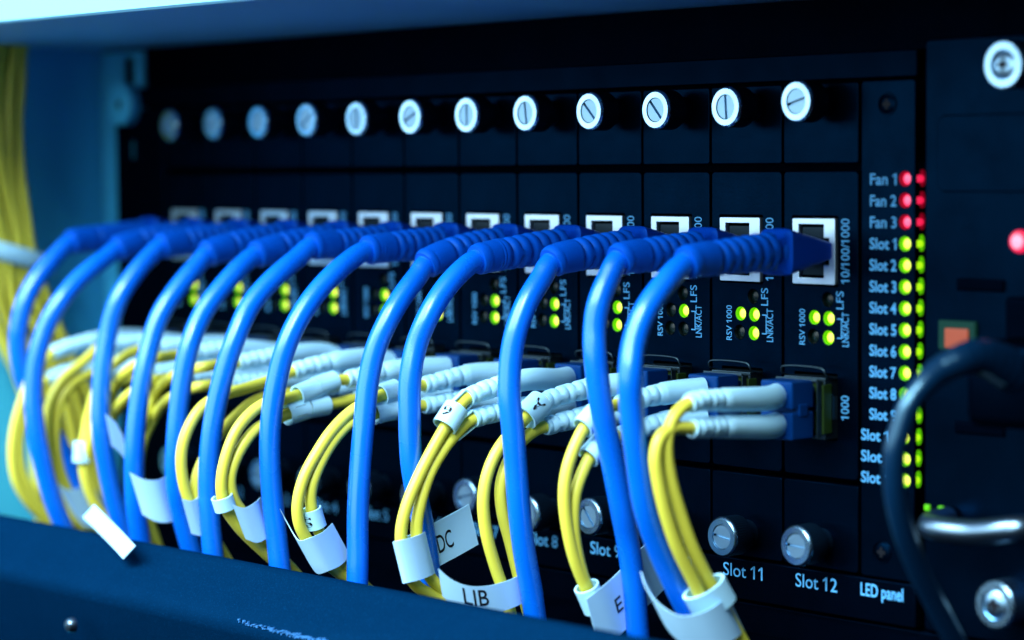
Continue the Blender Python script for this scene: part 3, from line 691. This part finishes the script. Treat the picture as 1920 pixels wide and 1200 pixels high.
sleeve(12, 0, 1339, 1108, 6.5, 2.6, None, 330, wide=1.75, beside=1)
ribbon(11, 'label_tag', R3(11, [(1112, 1172, 3), (1140, 1150, 3), (1165, 1128, 2), (1205, 1085, 0), (1262, 1030, -3)]), WV(11, (1190, 1035), (1215, 1130)), 'bluish paper tag behind the blue cable', 'E', 8.5, 2.6, 3.6)
sleeve(11, 1, 1108, 1122, 6.5, 2.6, None, 330)
ribbon(8, 'label_tag', R3(8, [(640, 1012, 1), (620, 1030, 3), (597, 1040, 3.2), (580, 1045, 0), (570, 1036, -3), (552, 1005, -5), (542, 985, -5)]), WV(8, (580, 1000), (614, 1062)), 'plain white wrapped tag')
ribbon(7, 'label_tag', R3(7, [(448, 978, 3), (470, 985, 3.5), (490, 975, 3), (500, 965, -2)]), WV(7, (455, 950), (480, 1015)), 'pale tag by the duct')
ribbon(6, 'label_tag', R3(6, [(350, 968, 3), (368, 972, 3.4), (386, 962, 2)]), WV(6, (358, 940), (376, 1005)), 'pale narrow tag')
ribbon(5, 'label_tag', R3(5, [(255, 925, -2), (280, 938, 0), (305, 940, 1), (335, 925, -3)]), WV(5, (278, 893), (302, 972)), 'pale blurred tag')
ribbon(2, 'label_tag', R3(2, [(118, 928, 2), (140, 952, 3.4), (168, 950, 3), (190, 938, 0)]), WV(2, (125, 915), (165, 985)), 'white blurred tag')
ribbon(3, 'label_tag', [aty(166, 958, -83), aty(190, 981, -86), aty(216, 1007, -89), aty(243, 1036, -93)], aty(224, 980, -85)-aty(202, 1004, -85), 'bright white tag end lying over the duct')

# ------------------------------------------------------------------ yellow bundle along the cabinet wall
ctr = [(10, -60), (8, 60), (2, 150), (-4, 230), (2, 320), (18, 410), (28, 480), (42, 560), (74, 640), (110, 720), (136, 800), (148, 880), (162, 960), (180, 1040)]
rnd = random.Random(11)
slots = [(dy, dx) for dy in (-9.8, -6.6, -3.3, 0, 3.3, 6.6) for dx in (0, 3.2, 6.3)]
for i, (dy, dx) in enumerate(slots):
    pts = []
    for k, (px, py) in enumerate(ctr):
        sq = .82 if 5 <= k <= 6 else (1.0 if k < 7 else 1.0+.11*(k-6))
        p = atx(px, py, -322+dx); pts.append(p + A(rnd.uniform(-.5, .5), dy*sq*1.05+rnd.uniform(-.6, .6), rnd.uniform(-2, 2)))
    P = smooth_path(pts, 2.0); m = MB(); m.tube(P, 1.55, 14)
    o = m.obj('yellow_cord', M['yellow'], None, 'all')
    tag(o, 'yellow cord in the thick tied bundle hanging down the cabinet wall', 'cable', 'yellow cords in the bundle at the far left')
a = atx(28, 482, -319); T = atx(34, 520, -319)-atx(24, 450, -319); T /= np.linalg.norm(T)
m = MB(); n = 40; vs = []
for q in (-2.9, 2.9):
    for k in range(n):
        an = 2*math.pi*k/n; vs.append(a + A(6.8*math.cos(an), 14.0*math.sin(an), q - 0.28*14*math.sin(an)) )
m.add(vs, [(k, (k+1) % n, n+(k+1) % n, n+k) for k in range(n)])
o = m.obj('cable_tie', M['white'], None, 'all'); md = o.modifiers.new('thickness', 'SOLIDIFY'); md.thickness = .0008
tag(o, 'white strap tied round the yellow cable bundle at the far left', 'cable tie')

# ------------------------------------------------------------------ power supply at the right
ps = thing('power_supply', 'black power supply module with red light, right of the LED panel', 'power supply', (70, 0, -104)); OP = (70, 0, -104)
def ppart(mb, name, mt, parent=None, smooth=False):
    o = mb.obj(name, mt, parent or ps, smooth, OP)
    if parent: o.location = (0, 0, 0)
    return o
rs = aty(1765, 605, -.5); re = aty(1826, 642, -.5)
vs, fs = plate([rrect(19.5, 124, -104, 30.6, 1.2)], 0, 14, 0.4); m = MB(); m.add(vs, fs)
fp = ppart(m, 'faceplate', M['panel'], None, True)
p0, p1 = aty(1760, 216), aty(2050, 352)
vs, fs = plate([rrect(p0[0], 112, p1[2]-1, p0[2], 2.2)], -.7, 0.5, 0.3); m = MB(); m.add(vs, fs); ppart(m, 'cover', M['panel'], None, True)
for (px, py) in ((1880, 121), (1863, 1135)):
    p = aty(px, py, -8); o = screw_part('thumbscrew', (p[0], 0, p[2]), 5.3, 8, 3.1, ps, OP, M['steel'])
p = aty(1906, 453, -1.5); m = MB()
m.lathe([(2.55, 1.5), (2.5, -.6), (2.2, -1.2), (1.6, -1.35)], (p[0], 0, p[2]), 32, mi=1); m.lathe([(1.6, -1.35), (1.0, -1.7), (.001, -1.85)], (p[0], 0, p[2]), 32, mi=0)
ppart(m, 'fault_light', [M['led_pink'], M['led_red']], None, True)
m = MB(); m.box(rs[0]-.6, re[0]+.6, -1.0, .3, re[2]-2, rs[2]+.6, .4)
sw = ppart(m, 'rocker_switch', M['switch_green'])
m = MB(); m.box(rs[0]+1.6, re[0]-1.0, -1.5, -.9, re[2]-1.5, rs[2]-1.1, .3); ppart(m, 'rocker', M['amber'], sw)
for (xa, xb, y) in ((1795, 1885, 533), (1792, 1885, 800)):  # raised dark blocks stand for the shade inside two recessed slots
    a_, b_ = aty(xa, y), aty(xb, y); m = MB(); m.box(a_[0], b_[0], -.6, .2, a_[2]-1.4, a_[2]+1.4, .5); ppart(m, 'slot_shade', M['dark'])
q0 = aty(1880, 640); m = MB(); m.box(q0[0]+2, q0[0]+26, -2.2, .3, q0[2]-16, q0[2]+10, 1.0); ppart(m, 'power_inlet', M['dark'])
ga, gb = aty(1738, 985, -9), aty(1925, 992, -9)
m = MB(); m.tube(smooth_path([(ga[0]-.4, -1, ga[2]+.5), (ga[0]-.3, -6, ga[2]+.3), (ga[0]+2.0, -10, ga[2]), ((ga[0]+gb[0])/2, -10.6, ga[2]), (gb[0]-2, -10, gb[2]), (gb[0], -5, gb[2]), (gb[0], -1, gb[2])], .6), 2.9, 20)
hd = ppart(m, 'handle', M['chrome'], None, True)
for (px, py) in ((1737, 952), (1763, 955)):  # glowing green dots added in place of reflections by the handle, not lamps
    p = aty(px, py, -.6); m = MB(); m.box(p[0]-.7, p[0]+.7, -.7, .3, p[2]-.7, p[2]+.7, .2); ppart(m, 'green_reflection', M['led_rim'])

pe = aty(1806, 700, -20); q0[0] = pe[0]+7
pc = thing('power_cable', 'glossy black power cord curving down in front of the slot lights', 'power cable', (q0[0], -3, q0[2])); OQ = (q0[0], -3, q0[2])
m = MB(); xq = q0[0]+2
m.box(xq-9, xq+15, -20, -2.4, q0[2]-17, q0[2]+1.5, 2.6)
m.obj('plug', M['chassis'], pc, True, OQ)
cpts = [(1836, 668), (1800, 676), (1764, 694), (1730, 724), (1703, 762), (1688, 806), (1677, 850), (1678, 920), (1692, 990), (1718, 1060), (1752, 1130), (1795, 1210)]
xp = [xq+2, xq+1] + [xq-1-1.0*k for k in range(10)]
P3 = [atx(p[0], p[1], x) for p, x in zip(cpts, xp)]
m = MB(); full = smooth_path([A(xq+3, -17, q0[2]-5)]+P3, .8); dl = length_at(full)
m.tube(full, lambda i, a: 2.35+max(0, 2.6*(1-dl[i]/30))*(1-.12*(math.sin(dl[i]*2.6) > .3)), 24); m.obj('cord', M['cord'], pc, 'all', OQ)

# washer-headed screw fixing the chassis ear to the rail
p = aty(222, 196, -4); t = thing('rack_screw', 'large pale washer-headed screw on the left rack rail', 'screw', (p[0], 3.4, p[2]))
screw_part('screw_head', (p[0], 3.3, p[2]), 6.6, 7.2, 3.2, t, (p[0], 3.4, p[2]), M['rack'])
